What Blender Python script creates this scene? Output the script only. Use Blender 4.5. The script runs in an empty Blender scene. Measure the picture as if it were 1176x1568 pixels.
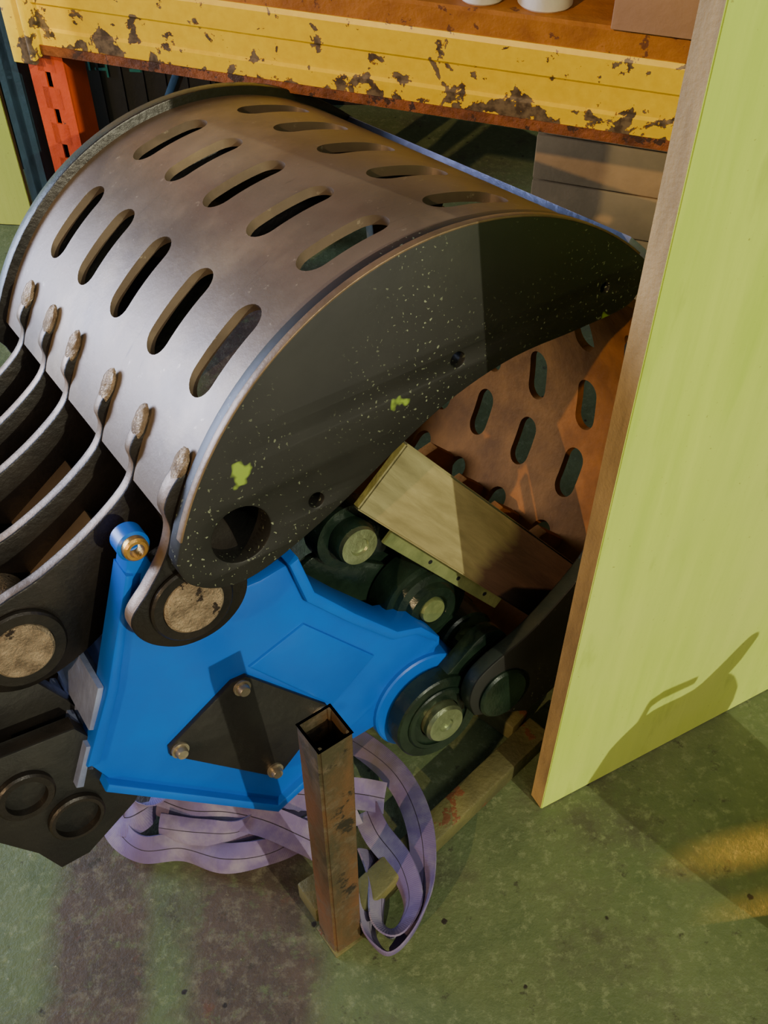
import bpy, bmesh, math, random
from mathutils import Vector, Matrix
random.seed(4)
COL=bpy.context.scene.collection

# ------------------------------------------------------------------ materials
def srgb(r,g,b):
    f=lambda c:(c/255/12.92) if c/255<=.04045 else ((c/255+.055)/1.055)**2.4
    return (f(r),f(g),f(b),1)
class NT:
    def __init__(s,name):
        s.m=bpy.data.materials.new(name); s.m.use_nodes=True
        s.t=s.m.node_tree; s.b=s.t.nodes["Principled BSDF"]
        s.co=s.t.nodes.new("ShaderNodeTexCoord")
    def n(s,typ,**k):
        x=s.t.nodes.new(typ)
        for a,v in k.items(): setattr(x,a,v)
        return x
    def l(s,a,b): s.t.links.new(a,b)
    def mapped(s,scale=(1,1,1),rot=(0,0,0)):
        mp=s.n("ShaderNodeMapping"); mp.inputs["Scale"].default_value=scale; mp.inputs["Rotation"].default_value=rot
        s.l(s.co.outputs["Object"],mp.inputs["Vector"]); return mp.outputs[0]
    def noise(s,scale,detail=5,rough=.6,vec=None,dist=0):
        x=s.n("ShaderNodeTexNoise"); x.inputs["Scale"].default_value=scale; x.inputs["Detail"].default_value=detail
        x.inputs["Roughness"].default_value=rough; x.inputs["Distortion"].default_value=dist
        s.l(vec or s.co.outputs["Object"],x.inputs["Vector"]); return x.outputs["Fac"]
    def ramp(s,fac,a,b):
        x=s.n("ShaderNodeMapRange"); x.inputs["From Min"].default_value=a; x.inputs["From Max"].default_value=b
        s.l(fac,x.inputs["Value"]); return x.outputs[0]
    def mix(s,fac,a,b):
        x=s.n("ShaderNodeMix",data_type='RGBA')
        if isinstance(fac,float): x.inputs[0].default_value=fac
        else: s.l(fac,x.inputs[0])
        for i,v in ((6,a),(7,b)):
            if isinstance(v,tuple): x.inputs[i].default_value=v
            else: s.l(v,x.inputs[i])
        return x.outputs[2]
    def math(s,op,a,b=0.):
        x=s.n("ShaderNodeMath",operation=op)
        for i,v in ((0,a),(1,b)):
            if isinstance(v,(int,float)): x.inputs[i].default_value=v
            else: s.l(v,x.inputs[i])
        return x.outputs[0]
    def xyz(s):
        x=s.n("ShaderNodeSeparateXYZ"); s.l(s.co.outputs["Object"],x.inputs[0]); return x.outputs
    def fin(s,col,rough=.5,metal=0.,bump=None,bs=.2,spec=None):
        if isinstance(col,tuple): s.b.inputs["Base Color"].default_value=col
        else: s.l(col,s.b.inputs["Base Color"])
        for v,nm in ((rough,"Roughness"),(metal,"Metallic")):
            if isinstance(v,(int,float)): s.b.inputs[nm].default_value=v
            else: s.l(v,s.b.inputs[nm])
        if spec is not None: s.b.inputs["Specular IOR Level"].default_value=spec
        if bump is not None:
            x=s.n("ShaderNodeBump"); x.inputs["Strength"].default_value=bs; x.inputs["Distance"].default_value=.01
            s.l(bump,x.inputs["Height"]); s.l(x.outputs[0],s.b.inputs["Normal"])
        return s.m
def simple(name,c1,c2,scale,rough,metal=0.,lo=.35,hi=.65,bs=.15,chip=None,chs=20,ch=.62,spec=None,stretch=None):
    n=NT(name); v=n.mapped(stretch) if stretch else None
    f=n.noise(scale,vec=v); col=n.mix(n.ramp(f,lo,hi),c1,c2)
    if chip:
        g=n.noise(chs,6,.65); k=n.ramp(g,ch,ch+.015); col=n.mix(k,col,chip)
    return n.fin(col,rough,metal,n.noise(scale*6),bs,spec)

n=NT("shell_steel")
a=n.noise(5,6,.6); b=n.noise(60,4,.7)
col=n.mix(n.ramp(a,.35,.68),srgb(102,88,74),srgb(126,110,92))
col=n.mix(n.ramp(b,.64,.74),col,srgb(154,140,120))
sc=n.noise(14,5,.6,vec=n.mapped((1,6,1)))
col=n.mix(n.ramp(sc,.64,.76),col,srgb(90,78,66))
rb=n.noise(3.2,5,.6); col=n.mix(n.math('MULTIPLY',n.ramp(rb,.52,.70),.6),col,srgb(164,144,116))
M_SHELL=n.fin(col,n.math('ADD',n.math('MULTIPLY',n.ramp(a,.3,.7),.08),.40),.45,b,.05)
M_SHELLIN=simple("inner_shell_steel",srgb(106,66,22),srgb(138,88,34),12,.75,.0,bs=.25,spec=.15)
n=NT("black_paint_plate")
a=n.noise(6,6,.6); s1=n.noise(170,2,.5); s2=n.noise(4,3,.5)
col=n.mix(n.ramp(a,.3,.75),srgb(18,18,17),srgb(34,34,31))
k=n.math('MULTIPLY',n.ramp(s1,.64,.69),n.ramp(s2,.42,.58)); col=n.mix(k,col,srgb(120,128,104))
g=n.noise(9,4,.5); col=n.mix(n.ramp(g,.70,.72),col,srgb(120,146,50))
M_BLACKP=n.fin(col,.46,0.,a,.1)
M_BLACK=simple("black_paint",srgb(18,18,19),srgb(32,31,29),8,.42,0.)
M_RIB=simple("rib_steel",srgb(22,20,19),srgb(40,35,31),10,.38,.3)
M_EDGE=simple("cut_edge_steel",srgb(92,76,58),srgb(136,112,86),9,.42,.45,bs=.12)
M_WELD=simple("weld_bead",srgb(140,118,94),srgb(190,168,142),60,.32,.75,bs=.8)
M_LIP=simple("sheen_tinted_lip_steel",srgb(100,108,140),srgb(134,144,180),10,.4,.4)  # pale blue-grey base colour carries the cool sheen
M_DKRIM=simple("rim_steel",srgb(34,50,50),srgb(62,66,58),9,.42,.2)
M_BLUE=simple("blue_paint",srgb(0,80,176),srgb(2,92,192),4,.36,0.,bs=.04,chip=srgb(60,50,44),chs=26,ch=.72)
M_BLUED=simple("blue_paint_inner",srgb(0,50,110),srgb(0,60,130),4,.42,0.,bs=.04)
M_PINF=simple("worn_pin_face",srgb(110,96,78),srgb(166,148,122),40,.5,.35,bs=.8,chip=srgb(46,38,32),chs=30,ch=.58)
M_PIN=simple("zinc_pin_green_bounce",srgb(140,150,112),srgb(180,190,150),20,.3,.85)  # green bounce from the lime board is mixed into this colour
M_BAR=simple("green_grey_bar",srgb(92,104,64),srgb(124,134,88),16,.5,.3)
M_BRASS=simple("brass_bush",srgb(170,130,60),srgb(200,160,90),20,.35,.8)
M_GREEND=simple("black_paint_green_bounce",srgb(14,26,20),srgb(32,48,36),12,.26,.2)  # black paint with the lime board's bounced green put into its colour
M_BOLT=simple("zinc_bolt",srgb(150,140,120),srgb(185,175,155),30,.35,.8)
M_ROD=simple("chrome_rod",srgb(120,118,112),srgb(150,148,140),10,.25,.9)
n=NT("chipped_yellow_paint")
o3=n.xyz()
a=n.noise(22,7,.6,dist=.3); b=n.noise(60,3,.6)
low=n.math('MULTIPLY',n.math('SUBTRACT',1.,n.ramp(o3[2],.95,1.03)),.11)
av=n.math('ADD',a,low)
big=n.noise(2.0,3,.5); av=n.math('ADD',av,n.math('MULTIPLY',n.math('SUBTRACT',big,.5),.12))
y=n.mix(n.ramp(b,.3,.7),(.86,.56,0,1),(.95,.66,.0,1))
y=n.mix(n.math('MULTIPLY',n.ramp(n.noise(4,5,.6),.55,.75),.30),y,srgb(150,146,16))
rust=n.mix(n.ramp(b,.4,.6),srgb(76,62,48),srgb(122,104,80))
edge=n.mix(n.ramp(av,.602,.610),y,srgb(176,84,10))
c=n.mix(n.ramp(av,.608,.613),edge,rust)
M_YEL=n.fin(c,.42,0.,n.ramp(av,.59,.62),-.35)
M_RUST=simple("rust_steel",srgb(98,56,32),srgb(158,92,46),14,.75,.15,bs=.5,chip=srgb(70,46,34),chs=18,ch=.56)
n=NT("rusty_post_paint")
a=n.noise(9,6,.6,vec=n.mapped((1,1,.25)),dist=.3); b=n.noise(26,6,.7)
c=n.mix(n.ramp(a,.42,.60),srgb(76,70,52),srgb(122,86,56))
c=n.mix(n.ramp(b,.50,.66),c,srgb(108,96,78))
c=n.mix(n.ramp(n.noise(14,6,.7),.60,.64),c,srgb(50,44,36))
M_RUSTY_POST=n.fin(c,.45,.4,b,.35)
M_RAIL=simple("rusty_rail",srgb(78,76,46),srgb(108,104,62),8,.6,.2,bs=.3,chip=srgb(104,66,40),chs=12,ch=.6)
M_ORANGE=simple("orange_upright_paint",srgb(170,56,16),srgb(196,74,22),8,.5,0.,chip=srgb(90,50,34),chs=18,ch=.64)
M_TEAL=simple("teal_upright_paint",srgb(16,40,52),srgb(26,60,72),8,.5)
M_DECK=simple("rusty_deck_edge",srgb(150,90,26),srgb(180,116,40),16,.6,.0,chip=srgb(110,64,30),chs=22,ch=.6)
M_CARD=simple("cardboard",srgb(150,112,78),srgb(168,128,92),5,.85)
M_CARDD=simple("dusty_cardboard",srgb(110,88,52),srgb(132,106,66),5,.9)
M_JAR=simple("white_plastic",srgb(205,205,205),srgb(225,225,225),5,.4)
M_DARK=simple("dark_plastic",srgb(12,14,18),srgb(22,24,28),5,.5)
M_TEALP=simple("teal_plastic",srgb(20,90,86),srgb(30,110,100),5,.4)
n=NT("timber")
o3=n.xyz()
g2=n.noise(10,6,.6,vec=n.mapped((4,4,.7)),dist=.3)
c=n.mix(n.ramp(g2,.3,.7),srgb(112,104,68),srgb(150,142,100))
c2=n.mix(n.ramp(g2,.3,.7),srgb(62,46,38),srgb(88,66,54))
c=n.mix(n.ramp(n.math('ADD',o3[2],n.math('MULTIPLY',n.math('SUBTRACT',g2,.5),.1)),.0,.04),c,c2)  # browns past the middle: weathered tone with shade painted into the colour
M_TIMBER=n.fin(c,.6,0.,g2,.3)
n=NT("timber_end"); g=n.noise(30,4,.6)
M_TIMBE=n.fin(n.mix(n.ramp(g,.3,.7),srgb(170,152,66),srgb(196,178,94)),.8,0.,g,.3)
n=NT("lime_painted_ply")
g=n.noise(6,6,.6,vec=n.mapped((6,6,.5)),dist=.2); h=n.noise(1.6,4,.5); sp=n.noise(120,3,.6)
c=n.mix(n.ramp(g,.25,.75),srgb(164,192,70),srgb(186,208,88))
c=n.mix(n.ramp(h,.45,.8),c,srgb(184,200,106))
c=n.mix(n.ramp(sp,.68,.72),c,srgb(146,158,70))
st=n.noise(5,5,.6,vec=n.mapped((3,3,.7))); c=n.mix(n.math('MULTIPLY',n.ramp(st,.60,.72),.5),c,srgb(136,158,60))
M_LIME=n.fin(c,.55,0.,g,.08)
M_PLYE=simple("ply_edge",srgb(140,118,78),srgb(176,150,100),30,.8,stretch=(1,1,.2),bs=.3)
n=NT("purple_webbing")
w=n.n("ShaderNodeTexWave",wave_type='BANDS'); w.inputs["Scale"].default_value=110; n.l(n.co.outputs["UV"],w.inputs["Vector"])
g=n.noise(9,5,.6)
c=n.mix(n.ramp(g,.3,.75),srgb(80,66,112),srgb(106,96,134))
c=n.mix(n.ramp(n.noise(14,5,.6),.46,.75),c,srgb(130,124,140))
c=n.mix(n.ramp(n.noise(5,5,.6),.52,.72),c,srgb(74,66,70))
M_SLING=n.fin(c,.8,0.,w.outputs["Fac"],.10)
M_STITCH=simple("dark_stitching",srgb(24,18,30),srgb(40,30,46),20,.9)

n=NT("painted_concrete")
sx=n.xyz()
nz=n.noise(7,6,.65); nz2=n.noise(2.2,5,.6); fine=n.noise(70,5,.7); med=n.noise(24,6,.75)
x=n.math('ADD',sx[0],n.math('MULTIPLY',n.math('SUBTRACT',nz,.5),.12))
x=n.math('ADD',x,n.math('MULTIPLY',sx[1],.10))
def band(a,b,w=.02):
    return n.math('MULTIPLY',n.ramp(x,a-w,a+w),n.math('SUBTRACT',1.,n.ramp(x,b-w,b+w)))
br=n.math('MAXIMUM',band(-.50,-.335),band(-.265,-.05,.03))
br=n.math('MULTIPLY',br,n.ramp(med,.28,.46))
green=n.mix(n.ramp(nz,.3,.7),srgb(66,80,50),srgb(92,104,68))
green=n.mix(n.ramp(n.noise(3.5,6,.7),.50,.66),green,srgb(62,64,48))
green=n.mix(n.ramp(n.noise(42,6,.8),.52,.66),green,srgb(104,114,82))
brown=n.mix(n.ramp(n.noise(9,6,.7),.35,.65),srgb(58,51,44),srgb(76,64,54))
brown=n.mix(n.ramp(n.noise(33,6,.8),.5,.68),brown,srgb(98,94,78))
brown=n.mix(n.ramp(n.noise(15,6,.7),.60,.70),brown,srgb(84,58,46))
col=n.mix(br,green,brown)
col=n.mix(n.ramp(med,.60,.70),col,srgb(46,44,34))
col=n.mix(n.ramp(fine,.66,.74),col,srgb(136,136,108))
vo=n.n("ShaderNodeTexVoronoi"); vo.inputs["Scale"].default_value=13; n.l(n.co.outputs["Object"],vo.inputs["Vector"])
vd=n.math('ADD',vo.outputs["Distance"],n.math('MULTIPLY',n.noise(50,3,.6),.16))
col=n.mix(n.ramp(vd,.155,.13),col,srgb(30,24,20))
M_FLOOR=n.fin(col,.5,0.,fine,.25)
n=NT("block_wall"); bk=n.n("ShaderNodeTexBrick"); bk.inputs["Scale"].default_value=2.2
mp=n.mapped((1,1,1),(math.radians(90),0,0)); n.l(mp,bk.inputs["Vector"])
bk.inputs["Color1"].default_value=srgb(40,33,26); bk.inputs["Color2"].default_value=srgb(33,28,22); bk.inputs["Mortar"].default_value=srgb(20,17,14)
bk.inputs["Mortar Size"].default_value=.012
M_WALL=n.fin(bk.outputs["Color"],.9)

# ------------------------------------------------------------------ mesh helpers
def finish(me,ang=32,smooth=True):
    bm=bmesh.new(); bm.from_mesh(me)
    for f in bm.faces: f.smooth=smooth
    for e in bm.edges:
        if len(e.link_faces)==2 and e.calc_face_angle(0)>math.radians(ang): e.smooth=False
    bm.to_mesh(me); bm.free()
def obj(name,me,mats,parent=None):
    o=bpy.data.objects.new(name,me)
    for m in (mats if isinstance(mats,(list,tuple)) else [mats]): me.materials.append(m)
    COL.objects.link(o)
    if parent: o.parent=parent
    return o
def catmull(pts,k=6,closed=True):
    out=[];N=len(pts)
    rng=range(N) if closed else range(N-1)
    g=lambda i:Vector(pts[i%N]) if closed else Vector(pts[max(0,min(N-1,i))])
    for i in rng:
        p0,p1,p2,p3=g(i-1),g(i),g(i+1),g(i+2)
        for j in range(k):
            t=j/k
            out.append(.5*((2*p1)+(p2-p0)*t+(2*p0-5*p1+4*p2-p3)*t*t+(-p0+3*p1-3*p2+p3)*t**3))
    if not closed: out.append(Vector(pts[-1]))
    return out
def circ(c,r,k=40,a0=0,a1=360):
    full=abs(a1-a0)>=360
    m=k if full else k+1
    return [(c[0]+r*math.cos(math.radians(a0+(a1-a0)*i/k)),c[1]+r*math.sin(math.radians(a0+(a1-a0)*i/k))) for i in range(m)]
def plate(name,outline,y0,y1,mat,parent,holes=(),bev=.003,edge=None):
    cu=bpy.data.curves.new("tmp","CURVE"); cu.dimensions='2D'; cu.fill_mode='BOTH'
    cu.extrude=max(1e-4,(y1-y0)/2-bev); cu.bevel_depth=bev; cu.bevel_resolution=1; cu.offset=-bev
    for lp in [outline]+list(holes):
        sp=cu.splines.new('POLY'); sp.points.add(len(lp)-1)
        for p,q in zip(sp.points,lp): p.co=(q[0],q[1],0,1)
        sp.use_cyclic_u=True
    t=bpy.data.objects.new("tmp",cu); COL.objects.link(t)
    dg=bpy.context.evaluated_depsgraph_get()
    me=bpy.data.meshes.new_from_object(t.evaluated_get(dg)); bpy.data.objects.remove(t)
    me.transform(Matrix.Translation((0,(y0+y1)/2,0))@Matrix.Rotation(math.radians(90),4,'X'))
    me.materials.clear()
    bm=bmesh.new(); bm.from_mesh(me); bmesh.ops.remove_doubles(bm,verts=bm.verts,dist=1e-5)
    bmesh.ops.recalc_face_normals(bm,faces=bm.faces)
    bm.normal_update()
    for f in bm.faces: f.material_index=1 if (edge and abs(f.normal.y)<.35) else 0
    bm.to_mesh(me); bm.free()
    finish(me)
    return obj(name,me,[mat,edge] if edge else mat,parent)
def lathe(name,c,prof,mat,parent=None,seg=40,M=None):
    bm=bmesh.new(); rings=[]
    for y,r in prof:
        if r<1e-6: rings.append([bm.verts.new((c[0],y,c[1]))])
        else: rings.append([bm.verts.new((c[0]+r*math.cos(2*math.pi*i/seg),y,c[1]+r*math.sin(2*math.pi*i/seg))) for i in range(seg)])
    for a,b in zip(rings,rings[1:]):
        for i in range(seg):
            j=(i+1)%seg
            if len(a)==1 and len(b)==1: continue
            if len(a)==1: bm.faces.new((a[0],b[i],b[j]))
            elif len(b)==1: bm.faces.new((a[i],b[0],a[j]))
            else: bm.faces.new((a[i],b[i],b[j],a[j]))
    bmesh.ops.recalc_face_normals(bm,faces=bm.faces)
    me=bpy.data.meshes.new(name); bm.to_mesh(me); bm.free()
    if M is not None: me.transform(M)
    finish(me); return obj(name,me,mat,parent)
def pinp(y0,y1,r,ch=.004): return [(y0,0),(y0,r-ch),(y0+ch,r),(y1-ch,r),(y1,r-ch),(y1,0)]
def tube(y0,y1,ro,ri,ch=.003): return [(y0,ri),(y0,ro-ch),(y0+ch,ro),(y1-ch,ro),(y1,ro-ch),(y1,ri),(y0,ri)]
def boxm(bm,M,sx,sy,sz,mi=0):
    vs=[bm.verts.new(M@Vector((x*sx/2,y*sy/2,z*sz/2))) for x in(-1,1) for y in(-1,1) for z in(-1,1)]
    for q in ((0,1,3,2),(4,6,7,5),(0,4,5,1),(2,3,7,6),(0,2,6,4),(1,5,7,3)):
        f=bm.faces.new([vs[i] for i in q]); f.material_index=mi
def boxes(name,lst,mats,parent=None,bev=.003):
    bm=bmesh.new()
    for it in lst:
        c,s,rz=it[0],it[1],it[2]; mi=it[3] if len(it)>3 else 0
        R=rz if isinstance(rz,Matrix) else Matrix.Rotation(rz,4,'Z')
        boxm(bm,Matrix.Translation(c)@R,*s,mi=mi)
    bmesh.ops.recalc_face_normals(bm,faces=bm.faces)
    if bev: bmesh.ops.bevel(bm,geom=bm.edges[:],offset=bev,segments=2,affect='EDGES',profile=.5)
    me=bpy.data.meshes.new(name); bm.to_mesh(me); bm.free(); finish(me)
    return obj(name,me,mats,parent)
def empty(name,loc=(0,0,0)):
    e=bpy.data.objects.new(name,None); e.location=loc; e.empty_display_size=.1; COL.objects.link(e); return e

# ------------------------------------------------------------------ grapple
G=empty("demolition_grapple")
e1=Vector((.8387,.5446,0));A=Vector((-.5361,.8255,-.1766));e2=Vector((-.0962,.1481,.9843)); O=Vector((-.1209,.7371,-.0499))
G.matrix_world=Matrix(((e1.x,A.x,e2.x,O.x),(e1.y,A.y,e2.y,O.y),(e1.z,A.z,e2.z,O.z),(0,0,0,1)))
CU=(.369,.719); RU=.457; CL=(.385,.665); RL=.452
ROWS=[.10,.24,.38,.52,.65]; L=.79
def arc_shell(name,c,r,th,a0,a1,y0,y1,slots,mat,seg=110,w=.054):
    bm=bmesh.new(); ns=seg; g=[]
    for i in range(ns+1):
        d=a0+(a1-a0)*i/ns; a=math.radians(d)
        g.append([bm.verts.new((c[0]+rr*math.cos(a),y,c[1]+rr*math.sin(a))) for rr,y in ((r,y0),(r,y1),(r-th,y1),(r-th,y0))])
    for p,q in zip(g,g[1:]):
        for k in range(4): bm.faces.new((p[k],p[(k+1)%4],q[(k+1)%4],q[k]))
    bm.faces.new(g[0]); bm.faces.new(g[-1][::-1])
    bmesh.ops.recalc_face_normals(bm,faces=bm.faces)
    me=bpy.data.meshes.new(name); bm.to_mesh(me); bm.free()
    o=obj(name,me,mat)
    bm=bmesh.new()
    for (am,half) in slots:
        hl=math.radians(half)*r-w/2; a=math.radians(am)
        for y in ROWS:
            pts=[]
            for k in range(13): t=-math.pi/2+math.pi*k/12; pts.append((hl+w/2*math.cos(t),w/2*math.sin(t)))
            for k in range(13): t=math.pi/2+math.pi*k/12; pts.append((-hl+w/2*math.cos(t),w/2*math.sin(t)))
            lo,hi=[],[]
            for t,yy in pts:
                for rr,lst in ((r-.07,lo),(r+.05,hi)):
                    lst.append(bm.verts.new((c[0]+rr*math.cos(a)-t*math.sin(a),y+yy,c[1]+rr*math.sin(a)+t*math.cos(a))))
            N=len(pts)
            for k in range(N): bm.faces.new((lo[k],lo[(k+1)%N],hi[(k+1)%N],hi[k]))
            bm.faces.new(lo); bm.faces.new(hi)
    bmesh.ops.recalc_face_normals(bm,faces=bm.faces)
    cm=bpy.data.meshes.new("cut"); bm.to_mesh(cm); bm.free(); co=obj("cut",cm,mat)
    md=o.modifiers.new("b",'BOOLEAN'); md.object=co; md.operation='DIFFERENCE'; md.solver='EXACT'
    dg=bpy.context.evaluated_depsgraph_get(); dg.update()
    nm=bpy.data.meshes.new_from_object(o.evaluated_get(dg)); o.modifiers.clear(); o.data=nm
    bpy.data.objects.remove(co)
    finish(nm,28); o.parent=G
    return o
arc_shell("upper_perforated_shell",CU,RU-.004,.014,43,156,.012,L-.02,[(77,8.2),(101.5,8.6),(127.5,8.8)],M_SHELL)
arc_shell("lower_perforated_shell",CL,RL-.004,.014,-70,36,.03,L-.02,[(16,6.5),(-6,6.5),(-25,6.5),(-46,6.5)],M_SHELLIN,w=.050)

outer=circ(CU,RU,44,41,160)
low=[(-.060,.86),(-.05,.835),(-.02,.812),(.02,.803),(.07,.812),(.14,.838),(.20,.865),(.28,.905),(.37,.942),(.47,.962),(.58,.962),(.67,.965),(.70,.985)]
lowc=[tuple(p) for p in catmull(low,5,False)]
up_out=outer+lowc
hl=[circ((.03,.876),.041,36),circ((.14,.877),.011,18),circ((.375,.995),.011,18),circ((.63,1.01),.008,16)]
plate("near_side_plate",up_out,0,.03,M_BLACKP,G,hl,.003,M_BLACKP)
plate("far_side_plate",circ(CU,RU+.012,44,41,160)+lowc,L-.03,L,M_RIB,G,hl[:1],.003,M_DKRIM)
lathe("hinge_bore_tube",(.03,.876),[(.012,.041),(.16,.041),(.16,0)],M_BLACK,G)
plate("near_rim_wear_edge",circ(CU,RU+.001,60,45,156)+circ(CU,RU-.002,60,156,45),-.0008,.012,M_EDGE,G,(),.0008)
plate("cutting_lip",circ(CU,RU+.010,8,41,49)+circ(CU,RU-.002,8,49,41),.0,L+.0,M_LIP,G,(),.002)
for i,y in enumerate((.30,.58)):
    plate("inner_stiffener_%d"%(i+1),circ(CU,RU-.02,40,60,150)+circ(CU,RU-.09,40,150,60),y,y+.015,M_RIB,G)
plate("added_light_block_plate",[(-.035,.905),(-.02,.905),(.0,.80),(-.01,.68),(-.03,.68),(-.02,.80)],.13,.76,M_BLACK,G,(),.002)  # plate added behind the arms to keep doorway light off the lower shell

ribA=[(-.008,.970),(-.028,.964),(-.048,.935),(-.048,.90),(-.066,.862),(-.098,.825),(-.128,.795),(-.128,.765),(-.108,.735),(-.070,.712),(-.020,.712),(.020,.738),(.036,.78),(.03,.86),(.01,.92)]
plate("hinge_rib",[tuple(p) for p in catmull(ribA,5)],.034,.062,M_RIB,G,(),.003,M_EDGE)
lathe("hinge_pin",(-.048,.782),pinp(.018,.12,.042),M_PINF,G)
lathe("hinge_pin_collar",(-.048,.782),tube(.024,.034,.058,.043),M_RIB,G)
arm=[(-.006,.972),(-.022,.968),(-.038,.946),(-.039,.920),(-.062,.888),(-.125,.848),(-.20,.815),(-.26,.80),(-.315,.78),(-.340,.725),(-.322,.672),(-.27,.645),(-.20,.655),(-.13,.69),(-.06,.74),(-.01,.80),(.02,.88)]
armc=[tuple(p) for p in catmull(arm,5)]
for i,y in enumerate((.168,.288,.433,.543,.658)):
    plate("jaw_arm_%d"%(i+1),armc,y,y+.022,M_RIB,G,(),.003,M_EDGE)
lathe("arm_pin",(-.258,.722),pinp(.15,.70,.043),M_PINF,G)
lathe("arm_pin_collar",(-.258,.722),tube(.156,.168,.062,.044),M_RIB,G)
boxes("arm_web_plate",[((-.15,.24,.765),(.13,.10,.014),Matrix.Rotation(math.radians(-32),4,'Y'))],M_SHELL,G)
boxes("arm_web_plate_inner",[((-.13,.37,.765),(.13,.13,.014),Matrix.Rotation(math.radians(-32),4,'Y'))],M_SHELL,G)
for i,y in enumerate((.048,.178,.298,.443,.553,.668)):
    a=math.radians(146); bm=bmesh.new(); bmesh.ops.create_uvsphere(bm,u_segments=16,v_segments=10,radius=1)
    M=Matrix.Translation((CU[0]+RU*math.cos(a)-.002,y,CU[1]+RU*math.sin(a)+.002))@Matrix.Rotation(math.radians(-56),4,'Y')@Matrix.Diagonal((.027,.015,.007,1))
    bmesh.ops.transform(bm,matrix=M,verts=bm.verts)
    for v in bm.verts: v.co+=Vector((random.uniform(-1,1),random.uniform(-1,1),random.uniform(-1,1)))*.001
    me=bpy.data.meshes.new("w"); bm.to_mesh(me); bm.free(); finish(me,60); obj("weld_toe_%d"%(i+1),me,M_WELD,G)

lin=[(.365,.29),(.357,.33),(.372,.368),(.41,.39),(.50,.42),(.62,.50),(.675,.59),(.695,.74),(.70,.88)]
linc=[tuple(p) for p in catmull(lin,5,False)]
lout=circ(CL,RL,40,-78,36)[::-1]
plate("lower_near_side_plate",linc+lout,.0,.03,M_BLACKP,G,(),.003,M_DKRIM)
plate("lower_far_side_plate",linc+lout,L-.03,L,M_BLACKP,G,(),.003,M_DKRIM)
lathe("lower_hinge_tube",(.425,.31),pinp(-.008,.2,.05),M_GREEND,G)
for i,(y,a) in enumerate(((.30,-50),(.42,-50),(.54,-48),(.18,-48))):
    r=math.radians(a); c=(CL[0]+(RL-.05)*math.cos(r),CL[1]+(RL-.05)*math.sin(r))
    plate("inner_lug_%d"%(i+1),[(c[0]-.06,c[1]-.02),(c[0]-.03,c[1]+.05),(c[0]+.02,c[1]+.06),(c[0]+.06,c[1]+.02),(c[0]+.05,c[1]-.04)],y,y+.03,M_SHELLIN,G,(),.003)

# blue body
blue=[(-.104,.84),(-.098,.862),(-.080,.862),(-.064,.80),(.0,.72),(.07,.715),(.125,.722),(.14,.655),(.20,.575),(.27,.492),(.315,.475),(.350,.43),(.353,.418),(.362,.415),(.360,.400),(.352,.396),(.345,.38),(.31,.375),(.25,.345),(.235,.29),(.10,.285),(.01,.245),(-.225,.49),(-.242,.535),(-.18,.65)]
bluef=[(-.10,.66),(.0,.68),(.07,.69),(.125,.70)]+blue[7:]
plate("body_side_plate",blue,.085,.125,M_BLUE,G,(),.006)
plate("body_side_plate_far",bluef,.62,.66,M_BLUE,G,(),.006)
plate("body_bottom_flange",[(-.228,.495),(.008,.25),(.10,.288),(.102,.272),(.005,.232),(-.236,.482)],.072,.66,M_BLUE,G,(),.003)
plate("body_core",[(-.19,.52),(.0,.29),(.18,.31),(.15,.45),(.05,.6),(-.06,.66),(-.12,.64)],.125,.62,M_BLUED,G,(),.006)
plate("body_top_flange",[(.128,.735),(.143,.66),(.203,.58),(.273,.497),(.318,.48),(.352,.435),(.344,.428),(.308,.468),(.262,.484),(.19,.568),(.128,.648),(.112,.73)],.070,.15,M_BLUE,G,(),.003)
plate("body_raised_pad",[(.02,.57),(.12,.60),(.23,.46),(.14,.40)],.080,.09,M_BLUE,G,(),.004)
plate("body_left_flange",[(-.246,.54),(-.184,.655),(-.110,.83),(-.100,.825),(-.168,.65),(-.228,.535)],.078,.125,M_BLUE,G,(),.003)
plate("side_channel_outer",[(-.270,.505),(-.236,.572),(-.228,.568),(-.260,.50)],.085,.25,M_LIP,G,(),.002)  # side of the blue body; its sheen is put in as pale colour
plate("side_channel_inner",[(-.224,.594),(-.192,.660),(-.184,.656),(-.215,.588)],.09,.25,M_LIP,G,(),.002)
plate("side_channel_web",[(-.25,.515),(-.186,.65),(-.176,.64),(-.238,.505)],.10,.25,M_LIP,G,(),.002)
plate("cover_plate",[(-.012,.562),(.012,.56),(.13,.412),(.13,.395),(.03,.318),(.01,.322),(-.132,.482),(-.13,.498)],.076,.086,M_BLACK,G,(),.002)
for i,c in enumerate(((0,.545),(.115,.404),(.018,.334),(-.116,.486))):
    lathe("cover_bolt_%d"%(i+1),c,[(.062,0),(.062,.008),(.066,.010),(.072,.010),(.072,.014),(.077,.014),(.077,0)],M_BOLT,G,18)
lathe("grease_bush",(-.088,.868),tube(.068,.10,.017,.010),M_BRASS,G)
lathe("grease_bush_eye",(-.088,.866),tube(.080,.112,.022,.016),M_BLUE,G)
lathe("nose_boss",(.31,.30),tube(.075,.30,.098,.05),M_BLUE,G)
lathe("link_ring",(.315,.288),tube(.035,.072,.086,.04),M_GREEND,G)
lathe("link_ring_groove",(.315,.288),tube(.031,.036,.066,.056),M_GREEND,G)
lathe("link_pin",(.315,.288),[(.018,.0),(.018,.012),(.014,.014),(.014,.034),(.020,.038),(.06,.038),(.06,0)],M_PIN,G)
def capsule(c0,c1,r0,r1,k=16):
    a=math.atan2(c1[1]-c0[1],c1[0]-c0[0]); d=math.degrees(a)
    return circ(c0,r0,k,d+90,d+270)+circ(c1,r1,k,d-90,d+90)
plate("lower_link",capsule((.315,.288),(.43,.37),.05,.045),.045,.075,M_GREEND,G)
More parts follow.
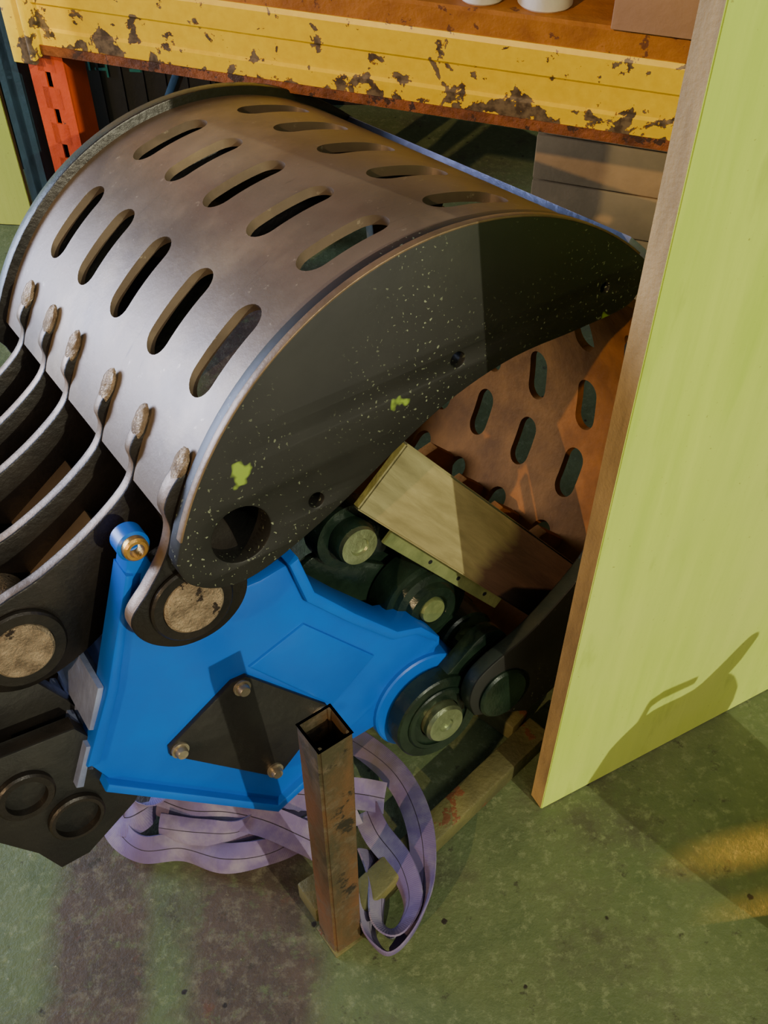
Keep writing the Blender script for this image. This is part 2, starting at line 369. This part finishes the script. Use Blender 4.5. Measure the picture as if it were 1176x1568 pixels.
plate("upper_link",capsule((.26,.645),(.385,.425),.055,.05),.20,.235,M_GREEND,G)
plate("cross_link",capsule((.20,.585),(.385,.425),.035,.05),.185,.20,M_GREEND,G)
plate("third_link",capsule((.385,.425),(.47,.31),.05,.045),.20,.235,M_GREEND,G)
lathe("linkage_pin_a",(.255,.65),[(.14,0),(.14,.018),(.135,.02),(.135,.034),(.142,.038),(.16,.038),(.16,.058),(.20,.06),(.20,0)],M_GREEND,G)
lathe("linkage_pin_a_face",(.255,.65),[(.131,.0),(.131,.014),(.127,.016),(.127,.032),(.137,.034),(.137,0)],M_PIN,G)
lathe("linkage_pin_b",(.366,.460),[(.115,0),(.115,.026),(.108,.030),(.108,.046),(.118,.052),(.122,.066),(.130,.070),(.130,.084),(.138,.087),(.18,.087),(.18,0)],M_GREEND,G)
lathe("linkage_pin_b_face",(.366,.460),[(.106,.0),(.106,.022),(.110,.024),(.120,.024),(.120,0)],M_BAR,G)
lathe("linkage_pin_c",(.44,.335),pinp(.12,.5,.056),M_GREEND,G)
lathe("linkage_pin_c_face",(.44,.335),pinp(.112,.125,.030),M_GREEND,G)
lathe("cross_shaft_a",(.255,.65),pinp(.2,.62,.035),M_GREEND,G)
lathe("cross_shaft_b",(.385,.42),pinp(.235,.62,.045),M_GREEND,G)
lathe("hydraulic_barrel",(0,0),pinp(0,.34,.045),M_BLACK,G,M=Matrix.Translation((.18,.33,.62))@Matrix.Rotation(math.radians(-65),4,'Z'))
def beam_between(name,p,q,w,h,mats,up=Vector((0,1,0)),bev=.003):
    p=Vector(p);q=Vector(q);z=(q-p).normalized();x=up.cross(z).normalized();y=z.cross(x)
    M=Matrix((( x.x,y.x,z.x,(p.x+q.x)/2),(x.y,y.y,z.y,(p.y+q.y)/2),(x.z,y.z,z.z,(p.z+q.z)/2),(0,0,0,1)))
    bm=bmesh.new(); boxm(bm,Matrix.Identity(4),w,h,(q-p).length)
    bmesh.ops.recalc_face_normals(bm,faces=bm.faces)
    for f in bm.faces:
        if abs(f.normal.z)>.9: f.material_index=1
    bmesh.ops.bevel(bm,geom=bm.edges[:],offset=bev,segments=2,affect='EDGES')
    me=bpy.data.meshes.new(name); bm.to_mesh(me); bm.free(); finish(me)
    o=obj(name,me,mats); return o,M
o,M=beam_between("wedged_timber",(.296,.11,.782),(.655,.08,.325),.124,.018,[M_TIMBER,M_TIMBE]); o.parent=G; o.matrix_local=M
o,M=beam_between("flat_bar",(.300,.118,.655),(.50,.105,.405),.026,.008,[M_BAR,M_BAR],bev=.001); o.parent=G; o.matrix_local=M
for i,k in enumerate((.35,.6,.85)):
    p=Vector((.300,.118,.655)).lerp(Vector((.50,.105,.405)),k); lathe("flat_bar_hole_%d"%(i+1),(p.x,p.z),[(p.y-.0046,0),(p.y-.0046,.004),(p.y,.004)],M_DARK,G,14)
br1=[(-.40,.62),(-.24,.60),(-.20,.52),(-.17,.44),(-.20,.40),(-.29,.345),(-.335,.345),(-.355,.40),(-.40,.47),(-.43,.55)]
plate("mount_lug_near",br1,.10,.13,M_BLACK,G,(),.003,M_RIB)
plate("mount_lug_mid",[(a-.03,b+.07) for a,b in br1],.17,.20,M_BLACK,G,(),.003,M_RIB)
plate("mount_lug_far",[(a+.06,b-.01) for a,b in br1],.32,.35,M_BLACK,G,(),.003,M_RIB)
lathe("mount_boss_a",(-.335,.53),tube(.088,.102,.042,.030),M_RIB,G)
lathe("mount_boss_b",(-.285,.44),tube(.088,.102,.042,.034),M_RIB,G)
lathe("mount_crossbar",(-.24,.45),pinp(.13,.55,.05),M_BLACK,G)
lathe("side_rod",(-.345,.70),pinp(.25,.8,.03),M_ROD,G,M=Matrix.Translation((0,.02,-.03)))

# ------------------------------------------------------------------ rusty stillage
S=empty("rusty_stillage_frame",(-.073,.70,0))
def child(o):
    o.parent=S; o.matrix_parent_inverse=Matrix.Translation(-S.location); return o
pz=math.radians(36); bm=bmesh.new(); hw,ww=.0265,.0225
ring=[]
for h in (0.004,.66):
    for r in (hw,ww): ring.append([bm.verts.new(Matrix.Rotation(pz,4,'Z')@Vector((x*r,y*r,h))+Vector((-.0745,.695,0))) for x,y in((-1,-1),(1,-1),(1,1),(-1,1))])
bo,bi,to,ti=ring
for k in range(4):
    j=(k+1)%4
    bm.faces.new((bo[k],bo[j],to[j],to[k])); bm.faces.new((bi[j],bi[k],ti[k],ti[j])); bm.faces.new((to[k],to[j],ti[j],ti[k])); bm.faces.new((bo[j],bo[k],bi[k],bi[j]))
bmesh.ops.recalc_face_normals(bm,faces=bm.faces)
bmesh.ops.bevel(bm,geom=[e for e in bm.edges if abs((e.verts[0].co-e.verts[1].co).z)>.3],offset=.004,segments=3,affect='EDGES')
me=bpy.data.meshes.new("post"); bm.to_mesh(me); bm.free(); finish(me); child(obj("post",me,M_RUSTY_POST))
def rail(name,p,q,w=.05,h=.05,mat=M_RAIL,z=.027):
    p=Vector((p[0],p[1],z));q=Vector((q[0],q[1],z)); d=q-p
    return child(boxes(name,[((p+q)/2,(d.length,w,h),math.atan2(d.y,d.x))],mat,None,.005))
rail("rail_side",(-.05,.73),(.30,1.075))
rail("rail_rear",(.265,1.085),(-.12,1.42))
rail("rail_stub",(-.095,.725),(-.13,.775),mat=M_RAIL)
child(boxes("foot_plate",[((-.073,.696,.003),(.062,.062,.006),pz)],M_RAIL,None,.001))

# ------------------------------------------------------------------ boards
def board(name,p,d,nrm,length,th,h,z0=0.002):
    e=math.atan2(d[1],d[0])
    c=Vector((p[0]+d[0]*length/2-nrm[0]*th/2,p[1]+d[1]*length/2-nrm[1]*th/2,z0+h/2))
    bm=bmesh.new(); boxm(bm,Matrix.Identity(4),length,th,h); bmesh.ops.recalc_face_normals(bm,faces=bm.faces)
    for f in bm.faces:
        if abs(f.normal.y)<.5: f.material_index=1
    bmesh.ops.bevel(bm,geom=bm.edges[:],offset=.0015,segments=2,affect='EDGES')
    me=bpy.data.meshes.new(name); bm.to_mesh(me); bm.free(); finish(me)
    o=obj(name,me,[M_LIME,M_PLYE]); o.location=c; o.rotation_euler=(0,0,e); return o
board("lime_plywood_board",(.292,.924),(.880,.475),(.475,-.880),1.22,.034,1.9)
board("lime_plywood_board.001",(-1.10,2.92),(-1,.1),(-.1,-1),1.0,.02,1.0)

# ------------------------------------------------------------------ pallet racking
R=empty("pallet_racking",(-.616,1.99,0))
bd=Vector((.949,-.316,0)); pp=Vector((.316,.949,0)); P0=Vector((-.616,1.99,0))
RM=Matrix(((bd.x,pp.x,0,P0.x),(bd.y,pp.y,0,P0.y),(0,0,1,0),(0,0,0,1)))
R.matrix_world=RM
def sweep(name,prof,x0,x1,mat,k=40):
    bm=bmesh.new(); rows=[]
    for i in range(k+1):
        x=x0+(x1-x0)*i/k; rows.append([bm.verts.new((x,y,z)) for y,z in prof])
    N=len(prof)
    for a,b in zip(rows,rows[1:]):
        for j in range(N): bm.faces.new((a[j],a[(j+1)%N],b[(j+1)%N],b[j]))
    bm.faces.new(rows[0]); bm.faces.new(rows[-1][::-1]); bmesh.ops.recalc_face_normals(bm,faces=bm.faces)
    me=bpy.data.meshes.new(name); bm.to_mesh(me); bm.free(); finish(me,20); return obj(name,me,mat,R)
LB=1.62
sweep("front_beam",[(0,.95),(0,.985),(.005,.990),(.005,1.03),(0,1.035),(0,1.075),(.004,1.083),(.05,1.083),(.05,.95)],-.055,LB,M_YEL)
sweep("front_beam_bottom_lip",[(-.003,.940),(-.003,.958),(.052,.952),(.052,.940)],-.05,LB,M_RUST)
sweep("deck_front_edge",[(.006,1.083),(.006,1.118),(.012,1.123),(.06,1.123),(.06,1.083)],-.05,LB,M_DECK)
sweep("deck",[(.06,1.095),(.06,1.121),(.9,1.121),(.9,1.095)],-.05,LB,M_DECK,4)
sweep("rear_beam",[(.86,.95),(.86,1.083),(.91,1.083),(.91,.95)],-.05,LB,M_YEL,4)
boxes("beam_connector",[((-.075,-.004,1.02),(.05,.012,.20),0.),((-.045,.0,1.02),(.012,.05,.17),0.)],M_YEL,R,.002)
def upright(name,x,y,mat,w=.08,d=.07,h=2.4):
    lst=[((x-w/2+.002,y+d/2,h/2),(.004,d,h),0.),((x+w/2-.002,y+d/2,h/2),(.004,d,h),0.)]
    zz=.0
    for sx in (-1,1):
        lst.append(((x+sx*(w/2-.017),y,h/2),(.034,.004,h),0.))
    while zz<h:
        lst.append(((x,y,zz+.022),(w-.04,.004,.044),0.)); zz+=.075
    lst.append(((x,y+.012,h/2),(w-.01,.003,h),0.,1))
    boxes(name,lst,[mat,M_DARK],R,0)
upright("upright_front",-.044,.012,M_ORANGE)
upright("upright_neighbour",-.15,.03,M_TEAL,.05)
upright("upright_rear",-.044,.85,M_ORANGE)
upright("upright_far",LB+.04,.012,M_ORANGE)
upright("upright_far_rear",LB+.04,.85,M_ORANGE)
bl=[]
for i in range(5):
    z0=.2+i*.45; dz=.45*(1 if i%2 else -1)
    ang=math.atan2(dz,.76); bl.append(((-.044,.46,z0),(.02,.88,.02),Matrix.Rotation(ang,4,'X')))
boxes("upright_bracing",bl,M_TEAL,R,.001)

def jar(name,p,r,h):
    o=lathe(name,(0,0),[(0,0),(0,r-.004),(.004,r),(h*.8,r),(h*.84,r*.96),(h*.84,r*1.04),(h,r*1.04),(h,0)],M_JAR,None,40,Matrix.Rotation(math.radians(90),4,'X'))
    o.location=p; return o
jar("plastic_jar",(.160,1.788,1.122),.036,.09)
jar("plastic_jar.001",(.262,1.768,1.122),.045,.09)
o=boxes("cardboard_box",[((0,0,.09),(.34,.24,.18),0.),((0,-.1206,.09),(.34,.0015,.003),0.)],M_CARD,None,.002); o.location=(.552,1.722,1.124); o.rotation_euler=(0,0,math.atan2(-.316,.949))
lst=[]
for k in range(5): lst.append(((0,0,.063+k*.127),(.72,.42,.122),0.))
o=boxes("stacked_carton_pile",lst,M_CARDD,None,.004); o.location=(.80,2.62,0); o.rotation_euler=(0,0,-.32)
lst=[((0,0,.33),(.82,.3,.66),0.)]
for k in range(5): lst.append(((-.06+k*.055,-.153,.36+.03*(k%2)),(.035,.006,.008),0.,1)); lst.append(((-.04+k*.055,-.153,.40-.02*(k%3)),(.006,.006,.05),0.,1))
for k in range(12): lst.append(((-.38+k*.07,-.152,.25),(.008,.008,.42),0.))
o=boxes("plastic_tote_crate",lst,[M_DARK,M_TEALP],None,0); o.location=(-.92,3.40,0); o.rotation_euler=(0,0,-.1)

# ------------------------------------------------------------------ unseen can, added to cast the dark shape on the lime board
J=empty("shadow_caster_can",(.865,.665,0)); J.rotation_euler=(0,0,math.radians(28))
jc=[(-.10,0),(-.105,.03),(-.15,.20),(-.165,.33),(-.12,.40),(-.07,.43),(.02,.43),(.07,.47),(.125,.53),(.15,.515),(.10,.44),(.13,.40),(.16,.30),(.12,.03),(.11,0)]
plate("caster_body",[tuple(p) for p in catmull(jc,3)],-.06,.06,M_GREEND,J,(),.008)
plate("caster_handle",[(-.10,.41),(-.08,.50),(-.05,.51),(.03,.50),(.03,.49),(-.045,.495),(-.07,.485),(-.085,.41)],-.012,.012,M_GREEND,J,(),.002)

# ------------------------------------------------------------------ purple slings
def ribbon(name,pts,parent,w=.05,th=.006):
    P=catmull([p[:3] for p in pts],10,False); W=catmull([p[3:6] for p in pts],10,False)
    bm=bmesh.new(); uv=bm.loops.layers.uv.new(); rows=[]; d=0
    cs=[-1,-.6,-.03,.03,.6,1]
    for i,(p,wv) in enumerate(zip(P,W)):
        t=(P[min(i+1,len(P)-1)]-P[max(i-1,0)]).normalized()
        wv=(wv-t*wv.dot(t)).normalized(); nn=t.cross(wv).normalized()
        if i: d+=(P[i]-P[i-1]).length
        cup=.009*math.sin(d*11+len(pts))
        hh=lambda c: th/2*(1 if abs(c)<1 else .5)
        up=[bm.verts.new(p+wv*(c*w/2)+nn*(hh(c)+cup*c*c)) for c in cs]
        dn=[bm.verts.new(p+wv*(c*w/2)+nn*(-hh(c)+cup*c*c)) for c in cs]
        rows.append((up+dn[::-1],d))
    for (a,da),(b,db) in zip(rows,rows[1:]):
        N=len(a)
        for j in range(N):
            f=bm.faces.new((a[j],a[(j+1)%N],b[(j+1)%N],b[j])); f.material_index=1 if j in (2,8) else 0
            for lp,(u,v) in zip(f.loops,((da,0),(da,.1),(db,.1),(db,0))): lp[uv].uv=(u,v)
    bm.faces.new(rows[0][0]); bm.faces.new(rows[-1][0][::-1]); bmesh.ops.recalc_face_normals(bm,faces=bm.faces)
    me=bpy.data.meshes.new(name); bm.to_mesh(me); bm.free(); finish(me,50)
    return obj(name,me,[M_SLING,M_STITCH],parent)
SL=empty("purple_lifting_sling",(0,0,0))
ribbon("loop_outer",[(-.15,1.06,.10,0,.3,1),(-.06,1.03,.07,.5,.5,.6),(.02,.96,.068,.8,.4,.3),(.062,.86,.075,.9,.1,.4),(.070,.76,.055,.8,-.1,.6),(.048,.685,.045,.5,-.3,.9),(.008,.645,.04,.1,-.4,.9),(-.024,.68,.035,-.4,-.2,.9),(-.026,.75,.035,-.6,0,.8)],SL)
ribbon("loop_inner",[(-.03,.90,.04,.7,.6,.3),(-.01,.85,.05,.8,.5,.4),(.03,.79,.058,.8,.2,.6),(.045,.73,.05,.6,-.1,.8),(.02,.685,.045,.2,-.3,.9),(-.005,.70,.038,-.3,-.2,.9),(-.008,.77,.035,-.6,0,.8),(-.03,.83,.03,-.7,0,.7)],SL)
ribbon("strand_front",[(-.50,.93,.05,0,.5,.8),(-.48,.87,.035,.4,.6,.5),(-.43,.83,.035,.1,.6,.8),(-.36,.835,.03,0,.7,.7),(-.28,.81,.04,.2,.8,.5),(-.20,.82,.045,-.3,.5,.9),(-.13,.86,.05,-.3,.7,.6),(-.05,.90,.05,-.3,.7,.5)],SL,.052)
ribbon("strand_back",[(-.42,.92,.06,.2,.8,.5),(-.35,.89,.065,.2,.8,.5),(-.28,.885,.07,.1,.6,.8),(-.21,.865,.075,.1,.8,.5),(-.14,.835,.07,.1,.9,.4),(-.10,.82,.055,.1,.9,.4)],SL,.056)
ribbon("strand_mid",[(-.40,.86,.06,.2,.5,.8),(-.33,.85,.06,.1,.8,.5),(-.26,.855,.055,.2,.5,.8),(-.19,.89,.06,.0,.8,.5),(-.12,.92,.06,.0,.8,.5)],SL,.046)
ribbon("strand_top",[(-.26,1.0,.10,.1,.8,.5),(-.22,.93,.09,.3,.8,.5),(-.15,.91,.085,.1,.9,.4),(-.06,.92,.07,.1,.9,.4),(.0,.92,.05,.2,.9,.3)],SL,.056)
ribbon("strand_left_bundle",[(-.38,1.0,.12,.5,.3,.8),(-.40,.92,.09,.7,.4,.6),(-.45,.88,.06,.6,.6,.5),(-.48,.90,.05,.4,.8,.5),(-.46,.97,.07,.6,.2,.7)],SL,.065)

# ------------------------------------------------------------------ room shell
def plane(name,c,sx,sy,rot,mat):
    me=bpy.data.meshes.new(name); me.from_pydata([(-sx/2,-sy/2,0),(sx/2,-sy/2,0),(sx/2,sy/2,0),(-sx/2,sy/2,0)],[],[(0,1,2,3)])
    o=obj(name,me,mat); o.location=c; o.rotation_euler=rot; return o
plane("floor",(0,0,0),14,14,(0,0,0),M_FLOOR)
boxes("wall_back",[((0,3.85,1.6),(14,.2,3.2),0.)],M_WALL,None,0)

# ------------------------------------------------------------------ light
def area(name,loc,target,sx,sy,power,color):
    l=bpy.data.lights.new(name,'AREA'); l.shape='RECTANGLE'; l.size=sx; l.size_y=sy; l.energy=power; l.color=color
    o=bpy.data.objects.new(name,l); COL.objects.link(o); o.location=loc
    o.rotation_euler=(Vector(target)-Vector(loc)).to_track_quat('-Z','Y').to_euler(); return o
def sun(name,d,e,col,ang):
    l=bpy.data.lights.new(name,'SUN'); l.energy=e; l.angle=math.radians(ang); l.color=col
    o=bpy.data.objects.new(name,l); COL.objects.link(o); o.rotation_euler=Vector(d).to_track_quat('-Z','Y').to_euler(); o.location=(-Vector(d))*4
area("doorway_daylight",(-4.2,2.7,1.4),(0,1.3,.6),1.8,2.0,350,(.60,.70,1))
area("overhead_softbox",(1.6,-.9,3.2),(.2,1.2,.3),2.0,.8,36,(1,.95,.82))  # softbox key light added overhead, not a real fixture
sun("sun_through_window",(-.62,.75,-.55),2.8,(1,.95,.66),.6)
sun("low_orange_sun",(.52,.74,-.50),2.1,(1,.66,.34),.6)
def spot(name,loc,target,size,power,color,blend=.3):
    l=bpy.data.lights.new(name,'SPOT'); l.energy=power; l.color=color; l.spot_size=math.radians(size); l.spot_blend=blend; l.shadow_soft_size=.02
    o=bpy.data.objects.new(name,l); COL.objects.link(o); o.location=loc
    o.rotation_euler=(Vector(target)-Vector(loc)).to_track_quat('-Z','Y').to_euler()
spot("sun_shaft",(3.4,1.5,.75),(.66,.85,0),1.3,2200,(1,.42,.09))
spot("sun_shaft_narrow",(3.4,1.2,.75),(.68,.74,0),.8,1800,(1,.42,.09))
w=bpy.data.worlds.new("World"); bpy.context.scene.world=w; w.use_nodes=True
w.node_tree.nodes["Background"].inputs[0].default_value=(.75,.85,.85,1); w.node_tree.nodes["Background"].inputs[1].default_value=.15

cd=bpy.data.cameras.new("camera"); cd.sensor_width=36; cd.lens=36*1600/1568; cd.clip_start=.02
cam=bpy.data.objects.new("camera",cd); COL.objects.link(cam); cam.location=(0,0,1.8); cam.rotation_euler=(math.radians(90-46.924),0,0)
bpy.context.scene.camera=cam
